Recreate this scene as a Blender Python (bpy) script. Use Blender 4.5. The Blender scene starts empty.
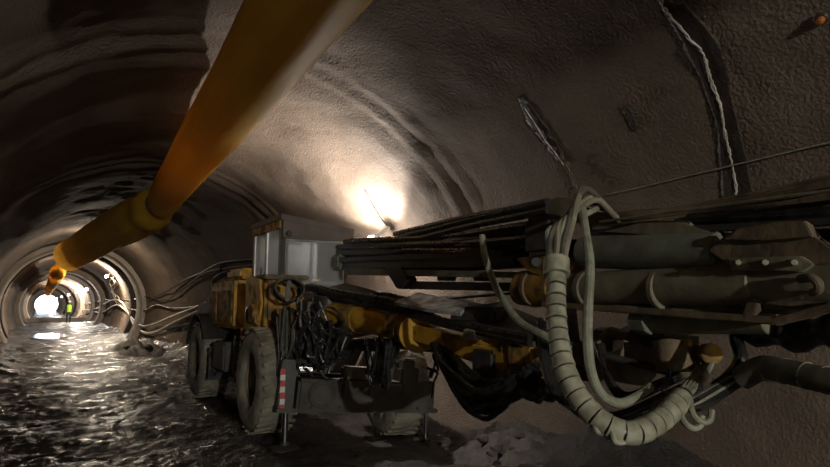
import bpy, bmesh, math, random
from mathutils import Vector, Matrix, noise
random.seed(7)
C = bpy.context.scene.collection
PI = math.pi
V = Vector
# ---------------------------------------------------------------- camera
F_PX = 560.0
PITCH = math.atan((303-233.5)/F_PX)
YAW = math.atan((415-45)/F_PX*math.cos(PITCH))
CF = V((math.sin(YAW)*math.cos(PITCH), math.cos(YAW)*math.cos(PITCH), math.sin(PITCH)))
CR = V((math.cos(YAW), -math.sin(YAW), 0)); CU = CR.cross(CF)
EYE = V((0, 0, 1.6))
cd = bpy.data.cameras.new('camera'); cam = bpy.data.objects.new('camera', cd); C.objects.link(cam)
cd.sensor_width = 36; cd.lens = 36*F_PX/830; cd.clip_start = .05; cd.clip_end = 500
cam.matrix_world = Matrix(((CR.x, CU.x, -CF.x, 0), (CR.y, CU.y, -CF.y, 0), (CR.z, CU.z, -CF.z, EYE.z), (0, 0, 0, 1)))
bpy.context.scene.camera = cam

def ray(px, py): return CF + CR*((px-415)/F_PX) + CU*((233.5-py)/F_PX)
def P(px, py, d): return EYE + ray(px, py)*d                 # surveyed point at a depth
# ---------------------------------------------------------------- materials
def mat(name, c1, c2=None, rough=.6, rough2=None, metal=0, scale=6, bump=0, bscale=30, trans=0, spec=.5, contrast=(.35, .65), detail=6, stretch=(1, 1, 1)):
    m = bpy.data.materials.new(name); m.use_nodes = True
    nt = m.node_tree; n = nt.nodes; l = nt.links; b = n['Principled BSDF']
    b.inputs['Metallic'].default_value = metal; b.inputs['Roughness'].default_value = rough
    b.inputs['Specular IOR Level'].default_value = spec
    b.inputs['Base Color'].default_value = (*c1, 1)
    tc = n.new('ShaderNodeNewGeometry'); mp = n.new('ShaderNodeMapping'); mp.inputs['Scale'].default_value = stretch
    l.new(tc.outputs['Position'], mp.inputs['Vector'])
    if c2:
        t = n.new('ShaderNodeTexNoise'); t.inputs['Scale'].default_value = scale; t.inputs['Detail'].default_value = detail
        l.new(mp.outputs[0], t.inputs['Vector'])
        r = n.new('ShaderNodeValToRGB'); r.color_ramp.elements[0].position = contrast[0]; r.color_ramp.elements[1].position = contrast[1]
        r.color_ramp.elements[0].color = (*c1, 1); r.color_ramp.elements[1].color = (*c2, 1)
        l.new(t.outputs['Fac'], r.inputs[0]); l.new(r.outputs[0], b.inputs['Base Color'])
        if rough2 is not None:
            k = n.new('ShaderNodeMapRange'); k.inputs[1].default_value = contrast[0]; k.inputs[2].default_value = contrast[1]
            k.inputs[3].default_value = rough; k.inputs[4].default_value = rough2
            l.new(t.outputs['Fac'], k.inputs[0]); l.new(k.outputs[0], b.inputs['Roughness'])
    if bump:
        t2 = n.new('ShaderNodeTexNoise'); t2.inputs['Scale'].default_value = bscale; t2.inputs['Detail'].default_value = 5
        l.new(mp.outputs[0], t2.inputs['Vector'])
        bp = n.new('ShaderNodeBump'); bp.inputs['Strength'].default_value = 1; bp.inputs['Distance'].default_value = bump
        l.new(t2.outputs['Fac'], bp.inputs['Height']); l.new(bp.outputs[0], b.inputs['Normal'])
    if trans: b.inputs['Transmission Weight'].default_value = trans
    return m
M = {}
M['yellow'] = mat('worn_yellow_paint', (.55, .30, .03), (.13, .075, .025), .5, .8, scale=5, bump=.004, bscale=40, contrast=(.5, .72))
M['yellow2'] = mat('dirty_ochre_paint', (.40, .22, .035), (.10, .06, .025), .6, .85, scale=9, bump=.004, contrast=(.38, .6))
M['rust'] = mat('rusty_muddy_steel', (.21, .15, .085), (.09, .068, .045), .75, scale=7, bump=.004)
M['olive'] = mat('olive_muddy_steel', (.24, .22, .15), (.15, .125, .08), .7, scale=8, bump=.003)
M['greensteel'] = mat('grey_green_painted_steel', (.20, .21, .165), (.12, .12, .09), .6, scale=10, bump=.002)
M['dark'] = mat('dark_oily_steel', (.03, .028, .028), (.055, .048, .042), .45, scale=12, bump=.002)
M['beam'] = mat('mud_caked_beam', (.085, .075, .062), (.045, .04, .036), .8, scale=5, bump=.006, bscale=25)
M['rubber'] = mat('black_hose_rubber', (.012, .012, .013), (.03, .028, .025), .2, .5, scale=14)
M['rubberdusty'] = mat('dusty_hose_rubber', (.10, .09, .065), (.05, .045, .035), .7, scale=18)
M['tyre'] = mat('mud_coated_tyre', (.30, .27, .205), (.15, .135, .10), .9, scale=6, bump=.01, bscale=22)
M['wrap'] = mat('pale_green_hose_wrap', (.37, .36, .26), (.20, .19, .135), .55, scale=16, bump=.002)
M['pale'] = mat('pale_dusty_hose', (.30, .30, .22), (.17, .17, .12), .6, scale=16)
M['duct'] = mat('yellow_duct_fabric', (.80, .48, .05), (.66, .38, .035), .6, .7, scale=2.2, bump=.03, bscale=2.0, stretch=(1, .22, 1))
M['chrome'] = mat('chrome_rod', (.6, .6, .6), None, .15, metal=1)
M['shiny'] = mat('sheet_metal_pale_sheen', (.8, .8, .82), (.3, .3, .3), .3, .5, metal=.2, scale=9, bump=.003, bscale=14)  # pale base colour stands in for the lamp's reflection on the metal
M['cabwhite'] = mat('grimy_grey_cab_paint', (.34, .33, .32), (.17, .16, .15), .5, scale=4, bump=.001)
M['cabband'] = mat('brown_dusty_roof_band', (.13, .11, .10), (.09, .075, .065), .7, scale=3)
M['red'] = mat('reflective_red', (.55, .04, .03), None, .5)
M['white'] = mat('reflective_white', (.65, .65, .62), None, .5)
M['orange'] = mat('orange_plastic', (.35, .11, .02), None, .5)
M['skin'] = mat('skin', (.45, .27, .2), None, .6)
M['hivis'] = mat('high_visibility_yellow_green', (.55, .85, .08), None, .7)
M['navy'] = mat('dark_work_clothes', (.02, .022, .03), None, .8)
M['calcite'] = mat('white_calcite', (.62, .58, .52), (.42, .37, .31), .6, scale=30, bump=.004)
M['wet'] = mat('dark_wet_concrete', (.03, .02, .015), (.045, .03, .022), .55, scale=9, bump=.01, bscale=40)
M['cable'] = mat('black_cable', (.02, .02, .02), (.06, .055, .05), .5, scale=5)
M['whitehose'] = mat('pale_grey_water_hose', (.6, .55, .48), (.38, .34, .29), .6, scale=5)
M['rock'] = mat('muck_rock', (.12, .10, .085), (.055, .045, .04), .75, scale=6, bump=.02, bscale=16)
M['lamp_body'] = mat('lamp_body', (.6, .6, .6), None, .5)
nt = M['duct'].node_tree; tb = nt.nodes.new('ShaderNodeBsdfTranslucent'); tb.inputs[0].default_value = (.8, .45, .06, 1); mx = nt.nodes.new('ShaderNodeMixShader'); mx.inputs[0].default_value = .35
nt.links.new(nt.nodes['Principled BSDF'].outputs[0], mx.inputs[1]); nt.links.new(tb.outputs[0], mx.inputs[2]); nt.links.new(mx.outputs[0], nt.nodes['Material Output'].inputs[0])
M['glass'] = mat('dusty_cab_glass', (.55, .57, .58), None, .28, trans=.62)
nt = M['glass'].node_tree; b = nt.nodes['Principled BSDF']; b.inputs['IOR'].default_value = 1.1
def emit(name, col, s):
    m = bpy.data.materials.new(name); m.use_nodes = True; b = m.node_tree.nodes['Principled BSDF']
    b.inputs['Emission Color'].default_value = (*col, 1); b.inputs['Emission Strength'].default_value = s
    return m
M['bulb'] = emit('lit_bulb', (1, .96, 1), 60)
M['bulb2'] = emit('lit_warm_bulb', (1, .93, .82), 45)

def shotcrete(name, c1, c2, wet=True, b1=.05, b2=.02):
    m = bpy.data.materials.new(name); m.use_nodes = True
    nt = m.node_tree; n = nt.nodes; l = nt.links; b = n['Principled BSDF']
    g = n.new('ShaderNodeNewGeometry')
    t = n.new('ShaderNodeTexNoise'); t.inputs['Scale'].default_value = .7; t.inputs['Detail'].default_value = 8; t.inputs['Roughness'].default_value = .65
    l.new(g.outputs['Position'], t.inputs['Vector'])
    r = n.new('ShaderNodeValToRGB'); r.color_ramp.elements[0].position = .36; r.color_ramp.elements[1].position = .64
    r.color_ramp.elements[0].color = (*c1, 1); r.color_ramp.elements[1].color = (*c2, 1)
    l.new(t.outputs['Fac'], r.inputs[0]); l.new(r.outputs[0], b.inputs['Base Color'])
    b.inputs['Roughness'].default_value = .82; b.inputs['Specular IOR Level'].default_value = .3
    a = n.new('ShaderNodeTexNoise'); a.inputs['Scale'].default_value = 38; a.inputs['Detail'].default_value = 4
    l.new(g.outputs['Position'], a.inputs['Vector'])
    v = n.new('ShaderNodeTexNoise'); v.inputs['Scale'].default_value = 9; v.inputs['Detail'].default_value = 4
    l.new(g.outputs['Position'], v.inputs['Vector'])
    p1 = n.new('ShaderNodeBump'); p1.inputs['Distance'].default_value = b2; l.new(a.outputs['Fac'], p1.inputs['Height'])
    p2 = n.new('ShaderNodeBump'); p2.inputs['Distance'].default_value = b1; l.new(v.outputs['Fac'], p2.inputs['Height'])
    l.new(p1.outputs[0], p2.inputs['Normal']); l.new(p2.outputs[0], b.inputs['Normal'])
    return m
M['lining'] = shotcrete('sprayed_concrete', (.118, .087, .064), (.172, .130, .097), b1=.012, b2=.018)
M['rib'] = shotcrete('pale_concrete_rib', (.36, .31, .26), (.5, .44, .38), b1=.03)
M['ribdark'] = shotcrete('dark_concrete_rib', (.12, .10, .085), (.18, .15, .125), b1=.04)
def mudmat():
    m = bpy.data.materials.new('wet_mud'); m.use_nodes = True
    nt = m.node_tree; n = nt.nodes; l = nt.links; b = n['Principled BSDF']
    g = n.new('ShaderNodeNewGeometry'); mp = n.new('ShaderNodeMapping'); mp.inputs['Scale'].default_value = (1.0, 1.0, 1)
    l.new(g.outputs['Position'], mp.inputs['Vector'])
    t = n.new('ShaderNodeTexNoise'); t.inputs['Scale'].default_value = 1.6; t.inputs['Detail'].default_value = 7
    l.new(mp.outputs[0], t.inputs['Vector'])
    r = n.new('ShaderNodeValToRGB'); r.color_ramp.elements[0].position = .35; r.color_ramp.elements[1].position = .7
    r.color_ramp.elements[0].color = (.02, .017, .015, 1); r.color_ramp.elements[1].color = (.06, .048, .04, 1)
    l.new(t.outputs['Fac'], r.inputs[0]); l.new(r.outputs[0], b.inputs['Base Color'])
    k = n.new('ShaderNodeMapRange'); k.inputs[1].default_value = .38; k.inputs[2].default_value = .62; k.inputs[3].default_value = .22; k.inputs[4].default_value = .6
    l.new(t.outputs['Fac'], k.inputs[0]); l.new(k.outputs[0], b.inputs['Roughness'])
    prev = None
    for sc, d in ((110, .016), (38, .032), (12, .012)):
        a = n.new('ShaderNodeTexNoise'); a.inputs['Scale'].default_value = sc; a.inputs['Detail'].default_value = 5
        l.new(mp.outputs[0], a.inputs['Vector'])
        p = n.new('ShaderNodeBump'); p.inputs['Distance'].default_value = d; l.new(a.outputs['Fac'], p.inputs['Height'])
        if prev: l.new(prev.outputs[0], p.inputs['Normal'])
        prev = p
    l.new(prev.outputs[0], b.inputs['Normal'])
    return m
M['mud'] = mudmat()
M['water'] = mat('muddy_water', (.02, .017, .014), None, .13, bump=.003, bscale=9)

# ---------------------------------------------------------------- mesh helpers
def frames(pts):
    ts = []
    for i in range(len(pts)):
        a = pts[max(i-1, 0)]; b = pts[min(i+1, len(pts)-1)]; t = (b-a)
        ts.append(t.normalized() if t.length > 1e-9 else V((0, 1, 0)))
    up = V((0, 0, 1)) if abs(ts[0].z) < .9 else V((1, 0, 0))
    n = ts[0].cross(up).normalized(); out = []
    for t in ts:
        n = (n - t*n.dot(t)); n = n.normalized() if n.length > 1e-6 else t.orthogonal().normalized()
        out.append((t, n, t.cross(n)))
    return out
def smooth(pts, k=6):
    pts = [V(p) for p in pts]
    if len(pts) < 3: return pts
    q = [pts[0]*2-pts[1]] + pts + [pts[-1]*2-pts[-2]]; out = []
    for i in range(1, len(q)-2):
        p0, p1, p2, p3 = q[i-1:i+3]
        for j in range(k):
            t = j/k
            out.append(.5*((2*p1)+(p2-p0)*t+(2*p0-5*p1+4*p2-p3)*t*t+(3*p1-p0-3*p2+p3)*t**3))
    out.append(pts[-1]); return out
class MB:
    def __init__(s): s.bm = bmesh.new()
    def box(s, c, size, rot=None, bev=.01, taper=1):
        c = V(c); t = bmesh.new(); bmesh.ops.create_cube(t, size=1)
        for v in t.verts:
            k = taper if v.co.z > 0 else 1
            v.co = V((v.co.x*size[0]*k, v.co.y*size[1]*k, v.co.z*size[2]))
        if bev: bmesh.ops.bevel(t, geom=t.edges[:], offset=min(bev, min(size)*.3), segments=2, affect='EDGES')
        mt = Matrix.Translation(c) @ (rot.to_4x4() if rot else Matrix())
        t.transform(mt); me = bpy.data.meshes.new('t'); t.to_mesh(me); s.bm.from_mesh(me); bpy.data.meshes.remove(me); t.free(); return s
    def bar(s, a, b, w, h, bev=.006):                 # box from a to b, w sideways, h upward
        a = V(a); b = V(b); d = b-a; y = d.normalized(); up = V((0, 0, 1)) if abs(y.z) < .95 else V((1, 0, 0))
        x = y.cross(up).normalized(); z = x.cross(y)
        return s.box((a+b)/2, (w, d.length, h), Matrix((x, y, z)).transposed(), bev)
    def tube(s, pts, r, seg=8, k=6, sm=True, sq=None, cap=True):
        pts = smooth(pts, k) if sm else [V(p) for p in pts]; fr = frames(pts); rings = []; N = len(pts)
        for i, (p, (t, n, bt)) in enumerate(zip(pts, fr)):
            rr = r(i/(N-1)) if callable(r) else r
            if sq: ring = [s.bm.verts.new(p+n*math.cos(a)*rr*sq[0]+bt*math.sin(a)*rr*sq[1]) for a in [2*PI*j/seg for j in range(seg)]]
            else: ring = [s.bm.verts.new(p+(n*math.cos(2*PI*j/seg)+bt*math.sin(2*PI*j/seg))*rr) for j in range(seg)]
            rings.append(ring)
        for i in range(N-1):
            for j in range(seg):
                f = s.bm.faces.new((rings[i][j], rings[i][(j+1) % seg], rings[i+1][(j+1) % seg], rings[i+1][j])); f.smooth = True
        if cap:
            s.bm.faces.new(rings[0][::-1]); s.bm.faces.new(rings[-1])
        return s
    def prof(s, a, b, prof, seg=20):                  # lathe about a->b; prof = [(t along metres, radius)]
        a = V(a); d = (V(b)-a).normalized(); n = d.orthogonal().normalized(); bt = d.cross(n); rings = []
        for t, r in prof: rings.append([s.bm.verts.new(a+d*t+(n*math.cos(2*PI*j/seg)+bt*math.sin(2*PI*j/seg))*max(r, 1e-4)) for j in range(seg)])
        for i in range(len(rings)-1):
            for j in range(seg): s.bm.faces.new((rings[i][j], rings[i][(j+1) % seg], rings[i+1][(j+1) % seg], rings[i+1][j]))
        s.bm.faces.new(rings[0][::-1]); s.bm.faces.new(rings[-1]); return s
    def cyl(s, a, b, r, seg=16, ch=.006):
        L = (V(b)-V(a)).length; ch = min(ch, r*.3, L*.3)
        return s.prof(a, b, [(0, r-ch), (ch, r), (L-ch, r), (L, r-ch)], seg)
    def plate(s, pts, n, th):                         # polygon pts extruded by th along n
        n = V(n).normalized()*th; a = [s.bm.verts.new(V(p)) for p in pts]; b = [s.bm.verts.new(V(p)+n) for p in pts]; k = len(pts)
        s.bm.faces.new(a); s.bm.faces.new(b[::-1])
        for i in range(k): s.bm.faces.new((a[i], b[i], b[(i+1) % k], a[(i+1) % k]))
        return s
    def rockball(s, c, r, seed=0, sub=2, fl=.7, amp=.35):
        t = bmesh.new(); bmesh.ops.create_icosphere(t, subdivisions=sub, radius=1)
        for v in t.verts:
            k = 1+amp*noise.noise(v.co*1.3+V((seed*3.1, seed, 0)))+.12*noise.noise(v.co*4+V((seed, 0, 0)))
            v.co = V((v.co.x*r*k, v.co.y*r*k*.9, v.co.z*r*k*fl))
        t.transform(Matrix.Translation(V(c)) @ Matrix.Rotation(seed*1.7, 4, 'Z')); me = bpy.data.meshes.new('t'); t.to_mesh(me); s.bm.from_mesh(me); bpy.data.meshes.remove(me); t.free(); return s
WL = {}
def wpos(o): return WL.get(o.name, V((0, 0, 0)))
def obj(name, mb, m, parent=None, shade=35, origin=None):
    bm = mb.bm if isinstance(mb, MB) else mb
    bmesh.ops.recalc_face_normals(bm, faces=bm.faces)
    me = bpy.data.meshes.new(name); 
    lo = V((min(v.co[i] for v in bm.verts) for i in range(3))); hi = V((max(v.co[i] for v in bm.verts) for i in range(3)))
    o0 = V(origin) if origin is not None else V(((lo.x+hi.x)/2, (lo.y+hi.y)/2, lo.z if parent is None else (lo.z+hi.z)/2))
    bmesh.ops.translate(bm, vec=-o0, verts=bm.verts); bm.to_mesh(me); bm.free()
    me.materials.append(M[m] if isinstance(m, str) else m)
    for p in me.polygons: p.use_smooth = True
    if shade is not None: me.set_sharp_from_angle(angle=math.radians(shade))
    o = bpy.data.objects.new(name, me); C.objects.link(o); WL[o.name] = o0
    if parent: o.parent = parent; o.location = o0-wpos(parent)
    else: o.location = o0
    return o
def tag(o, label=None, cat=None, group=None, kind=None):
    if label: o['label'] = label
    if cat: o['category'] = cat
    if group: o['group'] = group
    if kind: o['kind'] = kind
    return o
def empty(name, loc, label, cat, group=None):
    o = bpy.data.objects.new(name, None); C.objects.link(o); o.location = loc; WL[o.name] = V(loc); o.empty_display_size = .2
    return tag(o, label, cat, group)

# ---------------------------------------------------------------- the tunnel
def lerp(a, b, t): t = max(0, min(1, t)); return a+(b-a)*t
def sstep(a, b, x): t = max(0, min(1, (x-a)/(b-a))); return t*t*(3-2*t)
def section(y):
    t = sstep(11, 26, y)
    u = sstep(45, 110, y); return lerp(1.65, .98, t)-.75*u, lerp(1.0, 1.35, t), lerp(3.0, 2.6, t)-.5*u
def roff(y):
    if y < 5.0: return .21
    if y < 5.9: return .21-.11*sstep(5.0, 5.9, y) + .02*math.sin((y-5.0)*21)*math.sin((y-5.0)*PI/.9)
    if y < 10.5: return .10+.02*math.sin(y*3)
    if y < 11.5: return .05+.03*math.sin((y-10.5)*13)
    if y < 12.1: return lerp(.05, .10, (y-11.5)/.6)
    if y < 16.5: return .10
    if y < 17.0: return lerp(.10, .1, (y-16.5)*2)
    return .12+.05*math.sin(y*.9)
def wall_pt(th, y, extra=0):
    cx, cz, R = section(y); r = R+roff(y)+extra
    q = V((math.cos(th)*r, y, math.sin(th)*r))
    r += .05*noise.noise(q*.7)+.03*noise.noise(q*2.2)+.012*noise.noise(q*6.)
    return V((cx+math.cos(th)*r, y, cz+math.sin(th)*r))
ys = []
y = -14
while y < 135:
    ys.append(y)
    y += .5 if y < -1 else .09 if y < 4.8 else .07 if y < 12.5 else .15 if y < 22 else .5 if y < 60 else 1.5
def lining(name, t0, t1, n):
    bm = bmesh.new(); g = []
    for yy in ys: g.append([bm.verts.new(wall_pt(math.radians(t0+(t1-t0)*i/n), yy)) for i in range(n+1)])
    for a, b in zip(g, g[1:]):
        for i in range(n): bm.faces.new((a[i], a[i+1], b[i+1], b[i]))
    o = obj(name, bm, 'lining', shade=None); o['kind'] = 'structure'
lining('wall_right', -34, 46, 60); lining('ceiling', 46, 134, 72); lining('wall_left', 134, 214, 50)
# end wall behind the camera (the tunnel face)
bm = bmesh.new(); c0 = bm.verts.new((1.65, -13.4, 1))
rg = [bm.verts.new((1.65+3.5*math.cos(a*PI/16), -13.6+.3*noise.noise(V((a, 2, 1))), 1+3.5*math.sin(a*PI/16))) for a in range(32)]
for i in range(32): bm.faces.new((c0, rg[i], rg[(i+1) % 32]))
obj('wall_back', bm, 'rock')['kind'] = 'structure'

def ring_arch(name, y0, y1, thick, m, t0=-40, t1=220, n=90):
    bm = bmesh.new(); prof = [(y0, .3), (y0, -thick*.85), (y0+.08, -thick), (y1-.08, -thick), (y1, -thick*.85), (y1, .3)]; g = []
    for i in range(n+1):
        th = math.radians(t0+(t1-t0)*i/n); row = []
        for (yy, e) in prof:
            cx, cz, R = section(yy); r = R+.1+e+.025*noise.noise(V((th*3, yy, e)))
            row.append(bm.verts.new((cx+math.cos(th)*r, yy, cz+math.sin(th)*r)))
        g.append(row)
    for a, b in zip(g, g[1:]):
        for i in range(len(prof)-1): bm.faces.new((a[i], a[i+1], b[i+1], b[i]))
    o = obj(name, bm, m, shade=30); o['kind'] = 'structure'; return o
for k, (a, b_, th, m) in enumerate([(26.5, 28.2, .22, 'rib'), (30.5, 31.2, .16, 'ribdark'), (46, 47.6, .30, 'rib'), (55, 56, .28, 'rib'), (66, 67, .36, 'rib'), (80, 81, .36, 'rib'), (96, 97.5, .45, 'rib'), (115, 117, .5, 'rib')]):
    ring_arch('trim_%d' % (k+1), a, b_, th, m)

def floor_z(x, y):
    q = V((x, y, 0))
    cx = section(y)[0]
    z = .035*noise.noise(q*.9)+.026*noise.noise(q*3.1)+.022*noise.noise(q*8)
    if y < 26: z += .022*noise.noise(q*15)
    z += .025*math.sin(x*5.2+.6*noise.noise(V((0, y*.4, 3))))*(.5+.5*noise.noise(V((x, y*.3, 5))))     # ruts
    e = abs(x-(cx+(.0)))-(2.05 if y < 16 else 1.6)
    if 4 < y < 10.5 and x > 2.3: z -= .085*min(x-2.3, 1.9)*sstep(4, 5.4, y)*(1-sstep(8.5, 10.5, y))
    if e > 0: z += e*e*.26*(1+.4*noise.noise(q*1.2))
    return z
bm = bmesh.new(); g = []
fy = []; y = -13.5
while y < 135: fy.append(y); y += .3 if y < 0 else .05 if y < 14 else .12 if y < 26 else .4 if y < 60 else 1.5
NX = 110
for yy in fy:
    cx = section(yy)[0]; hw = 3.2
    g.append([bm.verts.new((cx-hw+2*hw*i/NX, yy, floor_z(cx-hw+2*hw*i/NX, yy))) for i in range(NX+1)])
for a, b_ in zip(g, g[1:]):
    for i in range(NX): bm.faces.new((a[i], a[i+1], b_[i+1], b_[i]))
obj('floor', bm, 'mud', shade=None)['kind'] = 'structure'
# low pale threshold of cast concrete across the far floor
mb = MB().box((.98, 57, .05), (4.6, .8, .62), bev=.05); obj('trim_9', mb, 'rib')['kind'] = 'structure'

# puddles
def puddle(cx, cy, rx, ry, z, label, seed):
    bm = bmesh.new(); vs = []
    for i in range(40):
        a = 2*PI*i/40; k = 1+.35*noise.noise(V((math.cos(a)*1.5, math.sin(a)*1.5, seed)))
        vs.append((cx+rx*k*math.cos(a), cy+ry*k*math.sin(a)))
    top = [bm.verts.new((x, y, z)) for x, y in vs]; bot = [bm.verts.new((x, y, z-.05)) for x, y in vs]
    bm.faces.new(top); bm.faces.new(bot[::-1])
    for i in range(40): bm.faces.new((top[i], bot[i], bot[(i+1) % 40], top[(i+1) % 40]))
    tag(obj('puddle', bm, 'water'), label, 'puddle', kind='stuff')
puddle(.15, 13.0, .45, 1.6, -.004, 'shallow puddle mirroring the far lights in the muddy floor at left', 1)
puddle(.25, 32.5, .8, 2.6, .035, 'small puddle in front of the first pale concrete ring', 5)

# muck heaps and rocks
def heap(cx, cy, rx, ry, h, label, seed):
    bm = bmesh.new(); n = 26; g = []
    for i in range(n+1):
        row = []
        for j in range(n+1):
            u = -1+2*i/n; v = -1+2*j/n; rr = math.hypot(u, v)
            z = h*max(0, 1-rr)**.8*(1+.9*noise.noise(V((u*3, v*3, seed)))) + .1*h*noise.noise(V((u*9, v*9, seed)))
            x = cx+rx*u; y = cy+ry*v
            row.append(bm.verts.new((x, y, floor_z(x, y)+z-.06)))
        g.append(row)
    for a, b_ in zip(g, g[1:]):
        for i in range(n): bm.faces.new((a[i], a[i+1], b_[i+1], b_[i]))
    tag(obj('muck_heap', bm, 'rock', shade=None), label, 'rubble heap', kind='stuff')
heap(4.2, 4.75, .55, .85, .22, 'brown muck heaped at the wall foot beyond the front jack', 3)
heap(2.75, 21.5, .8, 3.2, .42, 'dark muck heaped along the right wall foot before the far rings', 9)
for i in range(30):
    if i < 12: x = 3.75+random.random()*.75; y = 4.3+random.random()*1.7; r = .03+random.random()*.06
    elif i < 20: x = 2.3+random.random()*.8; y = 18.5+random.random()*6; r = .06+random.random()*.1
    else: x = -1.0+random.random()*.6; y = 12+random.random()*12; r = .05+random.random()*.07
    zf = floor_z(x, y)+(.12 if i < 12 else .12 if i < 20 else 0)
    o = obj('rock', MB().rockball((x, y, zf+r*.2), r, i, fl=.55), 'rock', shade=None)
    lab = 'loose rock on the muck heap at the wall foot beyond the front jack' if i < 12 else 'loose rock on the dark muck along the far right wall foot' if i < 20 else 'loose stone at the foot of the left wall'
    tag(o, lab, 'rock', ['rocks beyond the front jack', 'rocks along the far right wall', 'stones by the left wall'][0 if i < 12 else 1 if i < 20 else 2])

# ---------------------------------------------------------------- leak stains and marks on the lining
def on_wall(px, py, off=-.012):
    d = ray(px, py); t = .5
    while t < 200:
        p = EYE+d*t; cx, cz, R = section(p.y)
        th = math.atan2(p.z-cz, p.x-cx); w = wall_pt(th, p.y)
        if math.hypot(p.x-cx, p.z-cz) >= math.hypot(w.x-cx, w.z-cz): break
        t += .02
    th = math.atan2(p.z-cz, p.x-cx); return wall_pt(th, p.y, off), th
def wall_patch(outline_l, outline_r, off, n=40, m=12):
    """strip conforming to the lining between two pixel surveyed edges (start point, end point, widths)"""
    bm = bmesh.new(); L = smooth([V((*p, 0)) for p in outline_l], 24); Rr = smooth([V((*p, 0)) for p in outline_r], 24); g = []
    for i, (a, b_) in enumerate(zip(L, Rr)):
        row = []
        for j in range(m+1):
            q = a.lerp(b_, j/m)
            if j in (0, m): q = q + V((3.2*noise.noise(V((i*.11, j, 2)))+1.4*noise.noise(V((i*.5, j, 7))), 0, 0))
            row.append(bm.verts.new(on_wall(q.x, q.y, off)[0]))
        g.append(row)
    for a, b_ in zip(g, g[1:]):
        for i in range(m): bm.faces.new((a[i], a[i+1], b_[i+1], b_[i]))
    r = bmesh.ops.extrude_face_region(bm, geom=bm.faces[:])
    for e in r['geom']:
        if isinstance(e, bmesh.types.BMVert):
            cx, cz, R = section(e.co.y); d = V((e.co.x-cx, 0, e.co.z-cz)).normalized(); e.co += d*.03
    return bm
def streak(pts, w, off): return wall_patch([(x-w, y) for x, y in pts], [(x+w, y) for x, y in pts], off, m=2)
st = obj('leak_stain', wall_patch([(655, -8), (690, 55), (716, 120), (724, 198)], [(676, -8), (720, 45), (738, 120), (757, 198)], -.013), 'wet', shade=None)
tag(st, 'long dark leak stain with a white mineral streak high on the right lining', 'stain')
bm = bmesh.new(); bm.free()
mb = MB()
path = smooth([V((x, y, 0)) for x, y in [(661, -4), (668, 10), (690, 36), (704, 52), (712, 78), (722, 105), (727, 135), (733, 160), (739, 196)]], 12)
for k in range(5):
    ph = k*9.7; i0, i1 = ((0, 97), (0, 60), (8, 56), (38, 90), (60, 97))[k]
    pts = [on_wall(p.x+2.6*noise.noise(V((i*.16, ph, 0)))+1.2*noise.noise(V((i*.6, ph, 4))), p.y, -.018)[0] for i, p in enumerate(path) if i0 <= i < i1]
    mb.tube(pts, lambda t, ph=ph: .0025+.007*max(0, .4+noise.noise(V((t*9, ph, 1)))), seg=6, sm=False)
obj('mineral_streak', mb, 'calcite', st, shade=None)
st = obj('leak_stain', wall_patch([(519, 96), (530, 122), (545, 142), (560, 160)], [(525, 96), (541, 118), (556, 140), (568, 160)], -.013), 'wet', shade=None)
tag(st, 'short dark stain with a broken white mineral line, above the hose bundle', 'stain')
mb = MB().tube([on_wall(x+random.uniform(-1.5, 1.5), y, -.018)[0] for x, y in [(524, 104), (535, 122), (546, 140), (556, 152), (566, 164)]], lambda t: .001+.005*abs(math.sin(t*14)), seg=6); obj('mineral_streak', mb, 'calcite', st)
st = obj('leak_stain', wall_patch([(622, 105), (626, 112), (629, 120), (634, 129)], [(627, 105), (633, 112), (636, 120), (639, 129)], -.013), 'wet', shade=None)
tag(st, 'tiny dark patch on the lining between the two longer stains', 'stain')
# small chain hanging on the wall above the green hose bundle
root = empty('hanging_chain', on_wall(572, 165, -.05)[0], 'short pinkish chain hanging on the lining above the top of the green hose bundle', 'chain')
for i in range(7):
    px = 570+i*1.9; py = 163+i*4.6; p = on_wall(px, py, -.04)[0]; mb = MB(); q = on_wall(px+1.9, py+4.6, -.04)[0]; d = (q-p).normalized()
    n = d.orthogonal().normalized() if i % 2 else d.cross(d.orthogonal()).normalized()
    pts = [p+d*.024*math.cos(a)+n*.013*math.sin(a) for a in [k*PI/5 for k in range(11)]]; mb.tube(pts, .0045, 6, sm=False, cap=False); obj('link', mb, 'rust', root)
root = empty('rock_bolt_marker', on_wall(822, 17, -.03)[0], 'small orange round cap fixed to the lining at the top right', 'wall marker')
p, th = on_wall(822, 17, -.01); nn = V((math.cos(th), 0, math.sin(th)))
obj('plate', MB().cyl(p, p-nn*.02, .04), 'dark', root); obj('cap', MB().prof(p-nn*.02, p-nn*.1, [(0, .025), (.02, .024), (.035, .015), (.04, .0)]), 'orange', root)
# thin wire across the wall
tag(obj('wire', MB().tube([on_wall(x, y, -.05)[0] for x, y in [(610, 192), (650, 183), (700, 171), (760, 157), (829, 140), (900, 125)]], .006, 6), 'pale'), 'thin pale wire strung along the right lining above the feed beam', 'wire')
tag(obj('wire', MB().tube([on_wall(x, y, -.04)[0] for x, y in [(455, 216), (470, 215), (480, 222), (505, 214), (540, 203)]], .007, 6), 'pale'), 'short pale wire on the lining right of the bright lamp', 'wire')

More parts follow.
